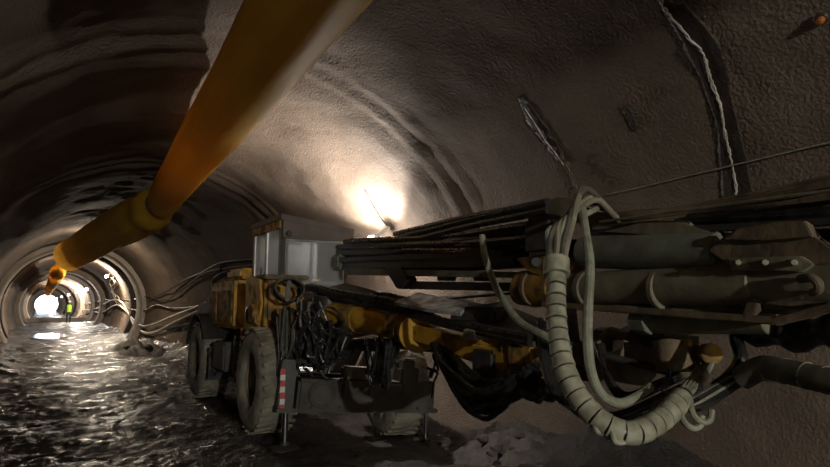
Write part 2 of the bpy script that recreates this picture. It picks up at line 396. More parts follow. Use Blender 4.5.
# ---------------------------------------------------------------- lamps on the wall
def lamp(p, nn, r, power, col, label, m, group=None, size=.1, cage=True):
    p = V(p); root = empty('wall_lamp', p+nn*r*2.2, label, 'lamp', group)
    obj('bracket', MB().bar(p+nn*r*(6 if r < .065 else 3), p+nn*r*.6, .05, .05), 'lamp_body', root)
    obj('housing', MB().prof(p+nn*r*1.5, p, [(0, r*.5), (r*.15, r*.7), (r*.8, r*.7), (r*.85, r*.4)]), 'lamp_body', root)
    mb = MB(); bmesh.ops.create_uvsphere(mb.bm, u_segments=16, v_segments=10, radius=r, matrix=Matrix.Translation(p-nn*r*.1)); obj('bulb', mb, m, root)
    ld = bpy.data.lights.new('lamp_light', 'POINT'); ld.energy = power; ld.color = col; ld.shadow_soft_size = r*1.05; lo = bpy.data.objects.new('lamp_light', ld); C.objects.link(lo)
    lo.location = p-nn*(r*1.3)
    return root
p, th = on_wall(391, 226, -.40); nn = V((math.cos(th), 0, math.sin(th)))
lamp(p, nn, .06, 125, (1, .93, .86), 'bright round white lamp on the right lining behind the end of the feed beam', 'bulb')
sd = bpy.data.lights.new('lamp_spot', 'SPOT'); sd.energy = 430; sd.color = (1, .93, .86); sd.shadow_soft_size = .05; sd.spot_size = math.radians(134); sd.spot_blend = .3
so = bpy.data.objects.new('lamp_spot', sd); C.objects.link(so); so.location = p-nn*.08; so.rotation_euler = V((-.12, .1, 1)).to_track_quat('-Z', 'Y').to_euler()
tag(obj('cable', MB().tube([on_wall(x, y, -.03)[0] for x, y in [(366, 190), (372, 202), (380, 216), (388, 226)]], .012, 6), 'whitehose'), 'pale cable running up the lining from the bright lamp', 'cable')
far = [(112, 272, .08, 900, 'glowing warm lamp on the right wall, nearest of the far row'),
       (81, 289, .11, 600, 'glowing lamp on the right wall, second of the far row')]
for px, py, r, pw, lab in far:
    p, th = on_wall(px, py, -.3); nn = V((math.cos(th), 0, math.sin(th)))
    print('lamp at', p); lamp(p, nn, r, pw, (1, .84, .64), lab, 'bulb2')
for yy in (50, 62, 74, 88, 105):
    cx, cz, R = section(yy); a = math.radians(38); p = V((cx+math.cos(a)*(R-.5), yy, cz+math.sin(a)*(R-.5)))
    lamp(p, V((math.cos(a), 0, math.sin(a))), .1, 320, (1, .92, .85), 'small distant lamp in the row leading to the bright tunnel mouth', 'bulb2', 'distant lamps along the right wall')
# added fill lamp behind the camera, out of view, brightens the near tunnel
p = V((3.3, -6.0, 3.2)); lamp(p, V((.7, 0, .7)), .06, 60, (1, .88, .72), 'added fill lamp high on the right behind the viewpoint', 'bulb2')
p = P(100, 236, 19.8); lamp(p, V((0, 0, 1)), .06, 200, (1, .84, .64), 'lamp hung behind the crumpled end of the near yellow duct', 'bulb2')
p = V((-.75, -10, 2.9)); lamp(p, V((-.8, 0, .5)), .06, 2600, (.98, .97, .88), 'added fill lamp on the left behind the viewpoint', 'bulb2')  # second unseen fill lamp, added to light the rig and duct
# daylight at the mouth
w = bpy.data.worlds.new('sky'); bpy.context.scene.world = w; w.use_nodes = True
w.node_tree.nodes['Background'].inputs[0].default_value = (.80, .90, 1, 1); w.node_tree.nodes['Background'].inputs[1].default_value = 5
ld = bpy.data.lights.new('tunnel_mouth_daylight', 'AREA'); ld.shape = 'DISK'; ld.size = 4.4; ld.energy = 700; ld.color = (.82, .9, 1)
lo = bpy.data.objects.new('tunnel_mouth_daylight', ld); C.objects.link(lo); lo.location = (.98, 134, 2.0); lo.rotation_euler = (-PI/2, 0, 0)

# ---------------------------------------------------------------- cables along the right wall
def wallrun(name, pts, r, m, label, cat, off=-.10, ppx=None, k=8):
    tag(obj(name, MB().tube([on_wall(x, y, off)[0] for x, y in pts], r, 8, k=k), m), label, cat)
wallrun('water_hose', [(78, 318), (92, 312), (104, 313), (118, 305), (130, 312), (137, 326), (148, 334), (160, 333), (176, 324), (200, 312), (235, 296), (262, 285)], .055, 'whitehose', 'pale grey hose drooping lowest along the right wall behind the machine', 'hose', -.12)
wallrun('water_hose', [(80, 311), (98, 309), (112, 301), (124, 301), (135, 318), (146, 327), (158, 325), (178, 316), (205, 305), (240, 288), (262, 280)], .045, 'whitehose', 'pale hose running just above the lowest hose on the right wall', 'hose', -.16)
wallrun('cable', [(60, 306), (90, 303), (104, 300), (116, 301), (130, 308), (146, 311), (158, 305), (176, 308), (200, 306), (225, 298)], .03, 'cable', 'dark cable sagging between brackets at mid height of the right wall', 'cable', -.10)
wallrun('cable', [(112, 280), (117, 290), (122, 298), (132, 300), (142, 297), (152, 296), (162, 300), (172, 298), (188, 286), (205, 273), (222, 268), (260, 263)], .022, 'cable', 'dark cable climbing to the bracket on the right wall', 'cable', -.08)
wallrun('cable', [(150, 300), (165, 293), (185, 280), (203, 272), (222, 262), (255, 258)], .02, 'cable', 'uppermost thin cable on the right wall left of the cab', 'cable', -.06)
wallrun('cable', [(222, 278), (240, 281), (262, 279)], .016, 'pale', 'thin pale cable passing over the yellow engine hood', 'cable', -.06)
wallrun('water_pipe', [(170, 330), (195, 324), (225, 322)], .05, 'cable', 'dark pipe along the right wall left of the rear wheel', 'pipe', -.1)
p = on_wall(222, 262, -.05)[0]; q = on_wall(224, 283, -.12)[0]; root = empty('cable_bracket', p, 'dark upright cable bracket on the right wall above the engine hood', 'bracket')
obj('plate', MB().bar(p, q, .05, .03), 'dark', root); obj('hook', MB().tube([q, q+V((-.1, -.05, -.06)), q+V((-.16, -.05, .02))], .014, 6), 'dark', root)
# ragged white cable ties and hose coils below the nearest far lamp
for i in range(3):
    pts = [on_wall(113+random.uniform(-3, 5)+j*1.2, 276+j*5, -.12-.05*random.random())[0] for j in range(7)]
    tag(obj('cable', MB().tube(pts, .025, 6), 'whitehose'), 'pale cable hanging in the bunch below the nearest far lamp', 'cable', 'cables below the far lamp')

# ---------------------------------------------------------------- ventilation duct
def duct(pts, r, name, label, hang, wr=1.5):
    pts = smooth(pts, 14); fr = frames(pts); bm = bmesh.new(); seg = 40; g = []; N = len(pts)
    root = empty(name, pts[0], label, 'ventilation duct'); s = 0
    for i, (p, (t, n, bt)) in enumerate(zip(pts, fr)):
        if i: s += (p-pts[i-1]).length
        rr = r(s) if callable(r) else r; row = []
        for j in range(seg):
            a = 2*PI*j/seg; d = n*math.cos(a)+V((0, 0, 1))*math.sin(a)
            k = 1+wr*(.035*noise.noise(V((math.cos(a)*2.4, math.sin(a)*2.4, s*.45)))+.018*noise.noise(V((math.cos(a)*7, math.sin(a)*7, s*.9)))+.012*noise.noise(V((math.cos(a)*3, math.sin(a)*3, s*4))))
            row.append(bm.verts.new(p+(n*math.cos(a)*.94+V((0, 0, 1))*math.sin(a)*(1.0 if math.sin(a) > 0 else 1.08))*rr*k))
        g.append(row)
    for a, b_ in zip(g, g[1:]):
        for j in range(seg): bm.faces.new((a[j], a[(j+1) % seg], b_[(j+1) % seg], b_[j]))
    o = obj('duct_body', bm, 'duct', root, shade=None)
    s = 0; nxt = 1.0
    for i in range(1, N-1):
        s += (pts[i]-pts[i-1]).length
        if s > nxt:
            nxt += hang; top = pts[i]+V((0, 0, (r(s) if callable(r) else r)*.98)); cx, cz, R = section(top.y)
            zc = cz+math.sqrt(max(.1, (R+roff(top.y))**2-(top.x-cx)**2))
            if zc-top.z > .02: obj('hanger', MB().tube([top, V((top.x, top.y, zc+.02))], .006, 6), 'cable', root)
    return root, pts
def rduct(s):
    # s runs from -6 m; pinch at the slack joint
    return .325-(.07*math.exp(-((s-SJ)/.25)**2))+.10*sstep(SJ+.2, SJ+2.2, s)*1.5+.09*math.exp(-((s-SJ-.6)/.4)**2)
DA = P(302, 0, 3.65); DB = P(168, 192, 10.6); D0 = [DA-(DB-DA)*1.2, DA-(DB-DA)*.5, DA, DA.lerp(DB, .45)+V((0, 0, -.03)), DA.lerp(DB, .93), P(160, 204, 11.3)]; print('duct', D0)
D1 = [P(136, 218, 12.8), P(102, 236, 15.2), P(70, 255, 18)]
SJ = sum((b_-a).length for a, b_ in zip(D0, D0[1:]))
root, dp = duct(D0+D1, rduct, 'ventilation_duct', 'large yellow fabric ventilation duct hanging along the crown, nearest piece with the crumpled joint', 2.4)
# stitched seam and joint collar
k = min(range(len(dp)), key=lambda i: (dp[i]-D0[-1]).length)
obj('joint_strap', MB().tube([dp[k]+V((math.cos(a)*.26, .03*math.sin(a*3), math.sin(a)*.27)) for a in [2*PI*i/24 for i in range(25)]], .014, 6, sm=False), 'cable', root)
duct([P(58, 272, 27), P(54, 281, 36), P(50, 288, 48), P(48, 293, 70)], .36, 'ventilation_duct', 'smaller looking far piece of yellow duct beyond the open end of the nearer one', 6)
# ---------------------------------------------------------------- worker
def worker(base, h=1.75):
    root = empty('person', base, 'distant person standing in the tunnel in a yellow green high visibility vest', 'person')
    J = dict(pel=(0, 0, .93), ch=(0, 0, 1.2), sh=(0, 0, 1.42), nk=(0, 0, 1.5), hd=(0, -.02, 1.66), hl=(-.09, 0, .9), kl=(-.11, -.03, .5), al=(-.12, .02, .08), tl=(-.12, -.14, .03),
             hr=(.09, 0, .9), kr=(.11, -.06, .5), ar=(.12, 0, .08), tr=(.12, -.16, .03), sl=(-.19, 0, 1.4), el=(-.26, .02, 1.12), wl=(-.24, -.1, .9), fl=(-.23, -.14, .8),
             sr=(.19, 0, 1.4), er=(.27, .02, 1.12), wr=(.22, -.14, .95), fr=(.2, -.2, .87))
    R = dict(pel=.13, ch=.14, sh=.12, nk=.055, hd=.1, hl=.09, kl=.06, al=.045, tl=.035, hr=.09, kr=.06, ar=.045, tr=.035, sl=.065, el=.045, wl=.032, fl=.035, sr=.065, er=.045, wr=.032, fr=.035)
    E = [('pel', 'ch'), ('ch', 'sh'), ('sh', 'nk'), ('nk', 'hd'), ('pel', 'hl'), ('hl', 'kl'), ('kl', 'al'), ('al', 'tl'), ('pel', 'hr'), ('hr', 'kr'), ('kr', 'ar'), ('ar', 'tr'), ('sh', 'sl'), ('sl', 'el'), ('el', 'wl'), ('wl', 'fl'), ('sh', 'sr'), ('sr', 'er'), ('er', 'wr'), ('wr', 'fr')]
    ks = list(J); me = bpy.data.meshes.new('body'); me.from_pydata([J[k] for k in ks], [(ks.index(a), ks.index(b_)) for a, b_ in E], [])
    o = bpy.data.objects.new('body', me); C.objects.link(o); o.parent = root; me.materials.append(M['navy'])
    sk = o.modifiers.new('sk', 'SKIN'); sv = me.skin_vertices[0].data
    for i, k in enumerate(ks): sv[i].radius = (R[k], R[k])
    sv[0].use_root = True; o.modifiers.new('ss', 'SUBSURF').levels = 1
    m2 = MB().prof(V(base)+V((0, 0, .9)), V(base)+V((0, 0, 1.5)), [(0, .18), (.1, .175), (.35, .19), (.52, .19), (.58, .1)]); obj('vest', m2, 'hivis', root)
    m2 = MB().prof(V(base)+V((0, -.02, 1.68)), V(base)+V((0, -.02, 1.9)), [(0, .15), (.01, .12), (.07, .11), (.12, .07), (.135, .01)]); obj('helmet', m2, 'white', root)
    m2 = MB(); bmesh.ops.create_uvsphere(m2.bm, u_segments=12, v_segments=8, radius=.09, matrix=Matrix.Translation(V(base)+V((0, -.05, 1.64)))); obj('face', m2, 'skin', root)
b0 = P(68, 324, 44); worker(V((b0.x, b0.y, floor_z(b0.x, b0.y)-.02)))
# ---------------------------------------------------------------- the drilling jumbo
J = empty('drilling_jumbo', (3.1, 8.4, 0), 'muddy yellow wheeled drilling rig with grey cab, long boom and hose covered feed', 'drilling rig')
YW = math.radians(-8); RL = math.radians(5)                                           # front axle frame is steered
AX = V((math.cos(YW)*math.cos(RL), math.sin(YW)*math.cos(RL), -math.sin(RL))); AY = V((-math.sin(YW), math.cos(YW), 0)); AZ = AX.cross(AY); AM = Matrix((AX, AY, AZ)).transposed()
FA = V((3.08, 6.72, .0))                                           # middle of the front axle
def A(x, y, z): return FA+AX*x+AY*y+AZ*z
def Q(px, py, d): return P(px, py, d)
def wheel(c, ax, r=.64, w=.50, side=-1):
    ax = V(ax).normalized()*(-side if False else 1); out = ax*side; c = V(c)
    mb = MB(); a = c-out*w/2
    mb.prof(a, a+out, [(.04, r*.50), (.01, r*.58), (0, r*.70), (.015, r*.84), (w*.12, r*.93), (w*.24, r*.97), (w*.5, r*.985), (w*.76, r*.97), (w*.88, r*.93), (w-.015, r*.84), (w, r*.70), (w-.01, r*.58), (w-.04, r*.50), (w-.10, r*.46), (w*.5, r*.44), (.10, r*.46)], 40)
    t = obj('wheel', mb, 'tyre', J, shade=50)
    # tread lugs belong to the tyre surface
    mb = MB(); e1 = V((0, 0, 1)); e2 = out.cross(e1)
    for i in range(30):
        for s in (-1, 1):
            an = 2*PI*(i+(.5 if s > 0 else 0))/30; d = e1*math.cos(an)+e2*math.sin(an); tg = d.cross(out)
            m3 = Matrix((out, (tg+out*.0).normalized(), d)).transposed()
            mb.box(c+out*s*w*.23+d*(r*.972), (w*.44, .05, .028), m3 @ Matrix.Rotation(s*.35, 3, 'Z'), bev=.006)
    obj('tread', mb, 'tyre', t)
    mb = MB().prof(c+out*w*.16, c+out*w*.5, [(0, r*.46), (.01, r*.47), (.10, r*.47), (.105, r*.42), (.05, r*.38), (.015, r*.26), (.06, r*.24), (.10, r*.20), (.105, r*.1)], 28)
    rim = obj('rim', mb, 'rust', t)
    mb = MB()
    for i in range(10):
        an = 2*PI*i/10; d = e1*math.cos(an)+e2*math.sin(an); obj('wheel_nut', MB().cyl(c+out*(w*.16+.01)+d*r*.34, c+out*(w*.16+.05)+d*r*.34, .014, 6), 'dark', t)
    return t
wheel(A(-.80, .12, .60), AX*.3+V((1, 0, 0)), side=-1); wheel(A(.86, -.05, .60), AX, side=-1)
wheel((2.44, 10.25, .64), (1, 0, 0), side=-1); wheel((3.85, 10.25, .62), (1, 0, 0), side=1)
# frames and axles
obj('rear_frame', MB().box((3.15, 10.0, .95), (1.0, 3.2, .5), bev=.04).box((2.62, 9.0, .78), (.3, .9, .45), bev=.03), 'dark', J)
obj('front_frame', MB().box(A(0, .35, .95), (.85, 1.2, .42), AM, .04).box(A(0, .9, .9), (.5, .6, .3), AM, .03), 'dark', J)
obj('axle', MB().cyl(A(-.75, 0, .6), A(.75, 0, .58), .11), 'dark', J); obj('axle', MB().cyl((2.4, 10.25, .63), (3.9, 10.25, .63), .11), 'dark', J)
# rear body
h = obj('engine_hood', MB().box((3.12, 9.35, 1.60), (1.46, 1.5, .78), bev=.05), 'yellow', J)
obj('hood_cap', MB().box((2.62, 8.72, 2.04), (.46, .75, .16), bev=.04), 'yellow', h)
obj('door_panel', MB().box((2.383, 9.1, 1.55), (.02, .75, .5), bev=.006), 'yellow2', h)
obj('door_panel', MB().box((2.383, 9.85, 1.55), (.02, .42, .5), bev=.006), 'yellow2', h)
for zz in (1.42, 1.68): obj('hinge', MB().cyl((2.375, 8.70, zz), (2.375, 8.70, zz+.07), .014, 8), 'dark', h)
obj('rear_hood', MB().box((3.12, 10.85, 1.42), (1.40, 1.6, .60), bev=.12, taper=.86), 'rust', J)
obj('exhaust_pipe', MB().tube([(2.45, 10.05, 1.82), (2.42, 9.98, 1.98), (2.46, 9.5, 2.08), (2.5, 9.2, 2.1)], .05, 10), 'cable', J)
def fender(c, ax0, r, w, a0, a1, m='dark', th=.025):
    bm = bmesh.new(); g = []; out = V(ax0).normalized(); e2 = out.cross(V((0, 0, 1)))
    for i in range(15):
        an = math.radians(a0+(a1-a0)*i/14); d = V((0, 0, 1))*math.cos(an)+e2*math.sin(an)
        g.append([bm.verts.new(V(c)+d*rr+out*s*w/2) for rr, s in ((r, -1), (r, 1), (r+th, 1), (r+th, -1))])
    for a, b_ in zip(g, g[1:]):
        for j in range(4): bm.faces.new((a[j], a[(j+1) % 4], b_[(j+1) % 4], b_[j]))
    bm.faces.new(g[0]); bm.faces.new(g[-1][::-1]); return obj('fender', bm, m, J)
fender((2.44, 10.25, .68), (1, 0, 0), .72, .5, -75, 62); fender((3.85, 10.25, .68), (1, 0, 0), .72, .5, -75, 62)
fender(A(-.62, .10, .60), AX, .69, .30, -20, 70)
obj('mud_flap', MB().box((2.42, 9.28, .66), (.42, .03, .52), bev=.008), 'rubber', J)
obj('tool_box', MB().box((2.42, 8.75, .82), (.42, .62, .42), bev=.03), 'dark', J)
obj('step', MB().box((2.36, 8.0, .55), (.28, .34, .05), bev=.01).bar((2.28, 8.12, .55), (2.28, 8.12, 1.15), .03, .03).bar((2.28, 7.88, .55), (2.28, 7.88, 1.15), .03, .03), 'dark', J)
obj('marker_post', MB().bar((2.27, 7.78, .8), (2.27, 7.78, 1.26), .05, .03), 'orange', J, )
# ---- cab
cx0, cx1, cy0, cy1, cz0, cz1 = 2.52, 3.50, 7.04, 8.2, 1.60, 2.70
cab = obj('cab', MB().box(((cx0+cx1)/2, (cy0+cy1)/2, 1.70), (cx1-cx0, cy1-cy0, .20), bev=.02), 'cabwhite', J)
def slope(x): return -.12*(x-cx0)/(cx1-cx0)
mb = MB().bar((cx0+.03, cy0+.03, cz0), (cx0+.03, cy0+.03, cz1-.03), .07, .07)
obj('pillar', mb, 'dark', cab)
obj('pillar', MB().bar((cx0+.085, cy0+.02, cz0+.1), (cx0+.085, cy0+.02, 2.45), .03, .05), 'cabwhite', cab)
for x, y in ((cx1-.03, cy0+.03), (cx0+.03, cy1-.03), (cx1-.03, cy1-.03)):
    obj('pillar', MB().bar((x, y, cz0), (x, y, cz1-.03+slope(x)), .06, .06), 'cabwhite', cab)
obj('pillar', MB().bar((cx0+.03, 7.62, cz0), (cx0+.03, 7.62, cz1-.05), .06, .07), 'cabwhite', cab)
# roof, tipped down to the right, with the deep brown front band
bm = bmesh.new()
def hexa(bm, p):
    v = [bm.verts.new(q) for q in p]
    for f in ((0, 1, 2, 3), (7, 6, 5, 4), (0, 4, 5, 1), (1, 5, 6, 2), (2, 6, 7, 3), (3, 7, 4, 0)): bm.faces.new([v[i] for i in f])
def sl(x, y, z): return V((x, y, z+slope(x)))
hexa(bm, [sl(cx0-.03, cy0-.08, cz1-.02), sl(cx1+.05, cy0-.08, cz1-.02), sl(cx1+.05, cy1+.05, cz1-.02), sl(cx0-.03, cy1+.05, cz1-.02),
          sl(cx0-.03, cy0-.08, cz1+.05), sl(cx1+.05, cy0-.08, cz1+.05), sl(cx1+.05, cy1+.05, cz1+.05), sl(cx0-.03, cy1+.05, cz1+.05)])
obj('roof', bm, 'cabband', cab)
bm = bmesh.new()
hexa(bm, [V((cx0, cy0-.075, 2.44)), V((cx1+.04, cy0-.075, 2.44)), V((cx1+.04, cy0-.05, 2.44)), V((cx0, cy0-.05, 2.44)),
          sl(cx0, cy0-.075, cz1), sl(cx1+.04, cy0-.075, cz1), sl(cx1+.04, cy0-.05, cz1), sl(cx0, cy0-.05, cz1)])
obj('front_visor', bm, 'cabband', cab)
obj('side_band', MB().box((cx0-.0, (cy0+cy1)/2, 2.63), (.04, cy1-cy0, .12), bev=.01), 'yellow2', cab)
wf = obj('windshield', MB().box(((cx0+cx1)/2, cy0-.0, 2.12), (cx1-cx0-.16, .012, .64), bev=.002), 'glass', cab)
obj('window_frame', MB().bar((cx0+.07, cy0-.01, 2.43), (cx1-.05, cy0-.01, 2.43), .03, .04), 'cabwhite', cab); obj('window_frame', MB().bar((cx0+.07, cy0-.01, 1.82), (cx1-.05, cy0-.01, 1.82), .03, .05), 'cabwhite', cab)
for ya, yb in ((cy0+.1, 7.57), (7.67, cy1-.08)):
    obj('side_window', MB().box((cx0+.02, (ya+yb)/2, 2.18), (.01, yb-ya, .80), bev=.002), 'glass', cab)
    obj('window_frame', MB().bar((cx0+.01, ya, 2.6), (cx0+.01, yb, 2.6), .03, .04), 'dark', cab); obj('window_frame', MB().bar((cx0+.01, ya, 1.78), (cx0+.01, yb, 1.78), .03, .05), 'dark', cab)
obj('door_handle', MB().bar((cx0-.03, 7.7, 1.9), (cx0-.03, 7.7, 2.1), .02, .025, .006), 'dark', cab)
obj('rear_window', MB().box(((cx0+cx1)/2, cy1-.02, 2.2), (cx1-cx0-.2, .01, .7), bev=.002), 'glass', cab)
obj('ceiling_lamp', MB().box((2.8, 7.3, 2.42), (.26, .14, .05), bev=.02), 'cabwhite', cab)
obj('operator_seat', MB().box((3.1, 8.0, 1.98), (.46, .46, .12), bev=.04).box((3.1, 8.2, 2.22), (.44, .12, .4), bev=.05), 'dark', cab)
obj('control_panel', MB().box((3.1, 7.42, 1.84), (.8, .2, .12), bev=.02), 'dark', cab)
obj('work_lamp', MB().cyl((2.6, cy0-.075, 2.5), (2.6, cy0-.11, 2.5), .0001+.04, 12), 'dark', cab)
# ---- front left hydraulic block with hose reel
blk = obj('valve_block', MB().box((2.56, 7.28, 1.58), (.52, .72, .62), bev=.04), 'yellow2', J)
obj('side_plate', MB().plate([(2.27, 7.66, 1.2), (2.27, 7.66, 1.93), (2.27, 7.45, 1.96), (2.27, 7.1, 1.9), (2.27, 7.0, 1.6), (2.27, 7.1, 1.3)], (1, 0, 0), .04), 'yellow', blk)
obj('port', MB().prof((2.28, 7.45, 1.45), (2.2, 7.45, 1.45), [(0, .12), (.02, .12), (.04, .10), (.045, .075), (.02, .06), (.02, .01)]), 'dark', blk)
obj('lug', MB().cyl((2.30, 7.2, 1.48), (2.20, 7.2, 1.48), .11).box((2.26, 7.2, 1.40), (.08, .3, .14), bev=.03), 'yellow2', blk)
obj('ram', MB().cyl(A(-.55, -.05, 1.44), A(-.1, -.25, 1.40), .055).cyl(A(-.15, -.22, 1.40), A(.2, -.4, 1.38), .03), 'yellow2', blk)
obj('top_cover', MB().box((2.58, 7.12, 1.93), (.60, .42, .06), bev=.02), 'rust', blk)
# coiled hoses on the block front
for i in range(7):
    c = Q(286+.7*i, 291-.3*i, 6.75-.04*i); rr = .13+.012*random.random(); mb = MB(); a0 = random.random()*6
    pts = [c+AX*math.cos(t)*rr*1.25+V((0, 0, 1))*math.sin(t)*rr*.95+AY*(-.03*math.sin(2*t+i)) for t in [2*PI*k/16 for k in range(17)]]
    obj('coiled_hose', mb.tube(pts, .016, 8, 2, cap=False), 'rubberdusty', J)
obj('hose_clamp', MB().box(Q(288, 291, 6.42), (.05, .04, .24), AM, .01), 'dark', J)
# ---- front jack beam
B0 = P(284, 399, 6.55); B1 = P(433, 392, 6.75)
B0 = A(-.62, -.62, .53); B1 = A(1.02, -.62, .53)
bx = (B1-B0).normalized()
beam = obj('jack_beam', MB().bar(B0, B1, .30, .36, .03), 'beam', J)
ay = AY*-1
def onbeam(t, f, z): return B0.lerp(B1, t)+ay*f+V((0, 0, z))
obj('round_cover', MB().prof(onbeam(.17, .15, .02), onbeam(.17, .20, .02), [(0, .16), (.02, .16), (.035, .145), (.04, .12), (.03, .11), (.03, .01)], 24), 'beam', beam)
for t in (.36, .55, .82): obj('lug', MB().box(onbeam(t, .15, .09), (.16, .06, .16), AM, .02), 'beam', beam)
obj('bolt_row', [m.cyl(onbeam(t, .14, -.12), onbeam(t, .17, -.12), .02, 8) for m in [MB()] for t in (.1, .3, .5, .7, .9)][0], 'dark', beam)
obj('top_bracket', MB().box(onbeam(.84, .05, .25), (.24, .2, .22), AM, .02).box(onbeam(.84, .05, .40), (.16, .16, .12), AM, .02), 'beam', beam)
obj('top_bracket', MB().box(onbeam(.45, .0, .26), (.34, .2, .14), AM, .02), 'rust', beam)
for t, zt, pt in ((-.06, .98, 0), (1.01, .78, 1)):
    c = B0.lerp(B1, t); c.z = -.01 if pt == 0 else -.15
    jl = obj('jack_leg', MB().box(c+V((0, 0, (.40+zt)/2)), (.17, .17, zt-.40), AM, .015).box(c+V((0, 0, .43)), (.24, .22, .05), AM, .01), 'dark', J)
    obj('rod', MB().cyl(c+V((0, 0, .03)), c+V((0, 0, .42)), .036), 'chrome', jl)
    obj('foot', MB().prof(c+V((0, 0, -.01)), c+V((0, 0, 1)), [(0, .16), (.025, .16), (.045, .13), (.06, .06), (.09, .05)]), 'dark', jl)
    if pt == 0:
        for k in range(7):
            o = obj('warning_stripe', MB().box(c+AX*-.06+AY*-.092+V((0, 0, .46+k*.065)), (.055, .008, .062), AM, .001), 'red' if k % 2 == 0 else 'white', jl)
# blue-grey struts between the beam and the body that catch light
for a, b_ in (((-.45, -.5, .78), (-.2, -.3, 1.12)), ((-.36, -.5, .80), (-.42, -.35, 1.1)), ((-.62, -.52, .80), (-.42, -.55, .80)), ((.1, -.5, .74), (.3, -.3, 1.05))):
    obj('strut', MB().bar(A(*a), A(*b_), .04, .05), 'chrome' if a[0] < 0 else 'rust', J)
# ---- boom
boom = obj('boom', MB().tube([Q(318, 312, 7.0), Q(345, 316, 6.6), Q(385, 322, 6.0), Q(412, 328, 5.65)], .155, 24, 4, sq=(1, 1)), 'yellow', J, shade=40)
obj('pivot', MB().cyl(A(-.25, -.35, 1.1), A(-.25, -.35, 1.66), .19, 20).box(A(-.25, -.1, 1.38), (.5, .5, .5), AM, .05), 'dark', boom)
for px, py, d, r in ((352, 317, 6.5, .175), (398, 325, 5.82, .18)): 
    a = Q(px, py, d); b_ = Q(px+9, py+1.5, d-.14); obj('collar', MB().cyl(a, b_, r, 24), 'yellow2', boom)
# tapered box section: knuckle plate then arm
c1 = Q(414, 330, 5.6); c2 = Q(438, 342, 5.3); c3 = Q(520, 363, 4.25); c4 = Q(546, 368, 4.0)
obj('knuckle', MB().cyl(Q(418, 333, 5.4), Q(424, 331, 5.85), .19, 24), 'yellow', boom)
obj('knuckle_pin', MB().cyl(Q(420, 333, 5.36), Q(420, 333, 5.46), .055, 6), 'dark', boom)
arm = obj('telescopic_arm', MB().bar(c1, c3, .22, .17, .02), 'yellow', J)
obj('sliding_arm', MB().bar(c3-(c3-c1)*.1, Q(600, 372, 3.75), .16, .13, .015), 'rust', arm)
obj('end_plate', MB().box(Q(527, 364, 4.12), (.16, .30, .34), bev=.04), 'yellow2', arm)
obj('bracket_lug', MB().box(Q(492, 338, 4.5), (.14, .42, .14), Matrix.Rotation(.3, 3, 'Z'), .02), 'yellow', arm)
obj('fitting', MB().cyl(Q(466, 334, 4.6), Q(478, 335, 4.5), .045, 12).cyl(Q(478, 335, 4.5), Q(488, 336, 4.42), .03, 12), 'shiny', arm)
obj('bracket_lug', MB().box(Q(520, 345, 4.25), (.12, .3, .2), Matrix.Rotation(.3, 3, 'Z'), .02), 'yellow2', arm)
obj('gusset', MB().box(Q(487, 366, 4.45), (.12, .28, .26), bev=.03), 'dark', arm)
# lift ram under boom
obj('lift_ram', MB().cyl(Q(330, 345, 6.7), Q(395, 345, 5.9), .07).cyl(Q(395, 345, 5.9), Q(440, 349, 5.4), .04), 'dark', boom)
# cover plates above the boom
def slab(name, pts, th, m, par):     # pts = (px,py,depth)
    q = [Q(*p) for p in pts]; n = (q[1]-q[0]).cross(q[2]-q[0]).normalized()
    if n.z > 0: n = -n
    return obj(name, MB().plate(q, n, th), m, par)
slab('cover_plate', [(316, 290, 6.9), (345, 283, 7.1), (405, 298, 6.3), (420, 308, 5.7), (380, 303, 6.0), (330, 297, 6.7)], .06, 'dark', boom)
slab('cover_plate', [(394, 302, 5.5), (418, 292, 5.7), (468, 303, 4.95), (460, 313, 4.65), (428, 309, 5.0)], .03, 'shiny', boom)
slab('cover_plate', [(432, 297, 5.6), (452, 296, 5.7), (486, 305, 5.2), (480, 313, 4.95)], .05, 'dark', boom)
slab('cover_plate', [(470, 306, 5.0), (500, 302, 5.0), (548, 322, 4.2), (540, 334, 4.0), (470, 326, 4.7)], .10, 'dark', arm)
obj('oil_tray', MB().box(Q(478, 315, 4.8), (.2, .5, .14), Matrix.Rotation(.2, 3, 'Z'), .03), 'dark', arm)
for k in range(7):
    a = (368+k*8+random.uniform(-3, 3), 299+k*1.2+random.uniform(-2, 2), 6.2-.1*k)
    obj('hose', MB().tube([Q(*a), Q(a[0]+12, a[1]-3, a[2]-.1), Q(a[0]+26, a[1]-2, a[2]-.2), Q(a[0]+44, a[1]+5, a[2]-.4)], .02, 8), 'rubberdusty' if k % 2 else 'rubber', boom)
# long hoses lying along the boom
for k in range(5):
    o0 = random.uniform(-3, 3); z = k*1.7-16
    pts = [(310+random.uniform(-8, 8), 300+z+o0, 6.75), (350, 307+z*.9+random.uniform(-2, 2), 6.35), (395, 315+z*.8+random.uniform(-3, 3), 5.65), (440, 330+z*.7, 5.0), (490, 344+z, 4.35), (530, 354+z*1.2, 3.95)]
    if k % 3 == 0: pts = pts[:4]
    obj('hose', MB().tube([Q(*p) for p in pts], .026+.006*random.random(), 8), 'rubber', boom)
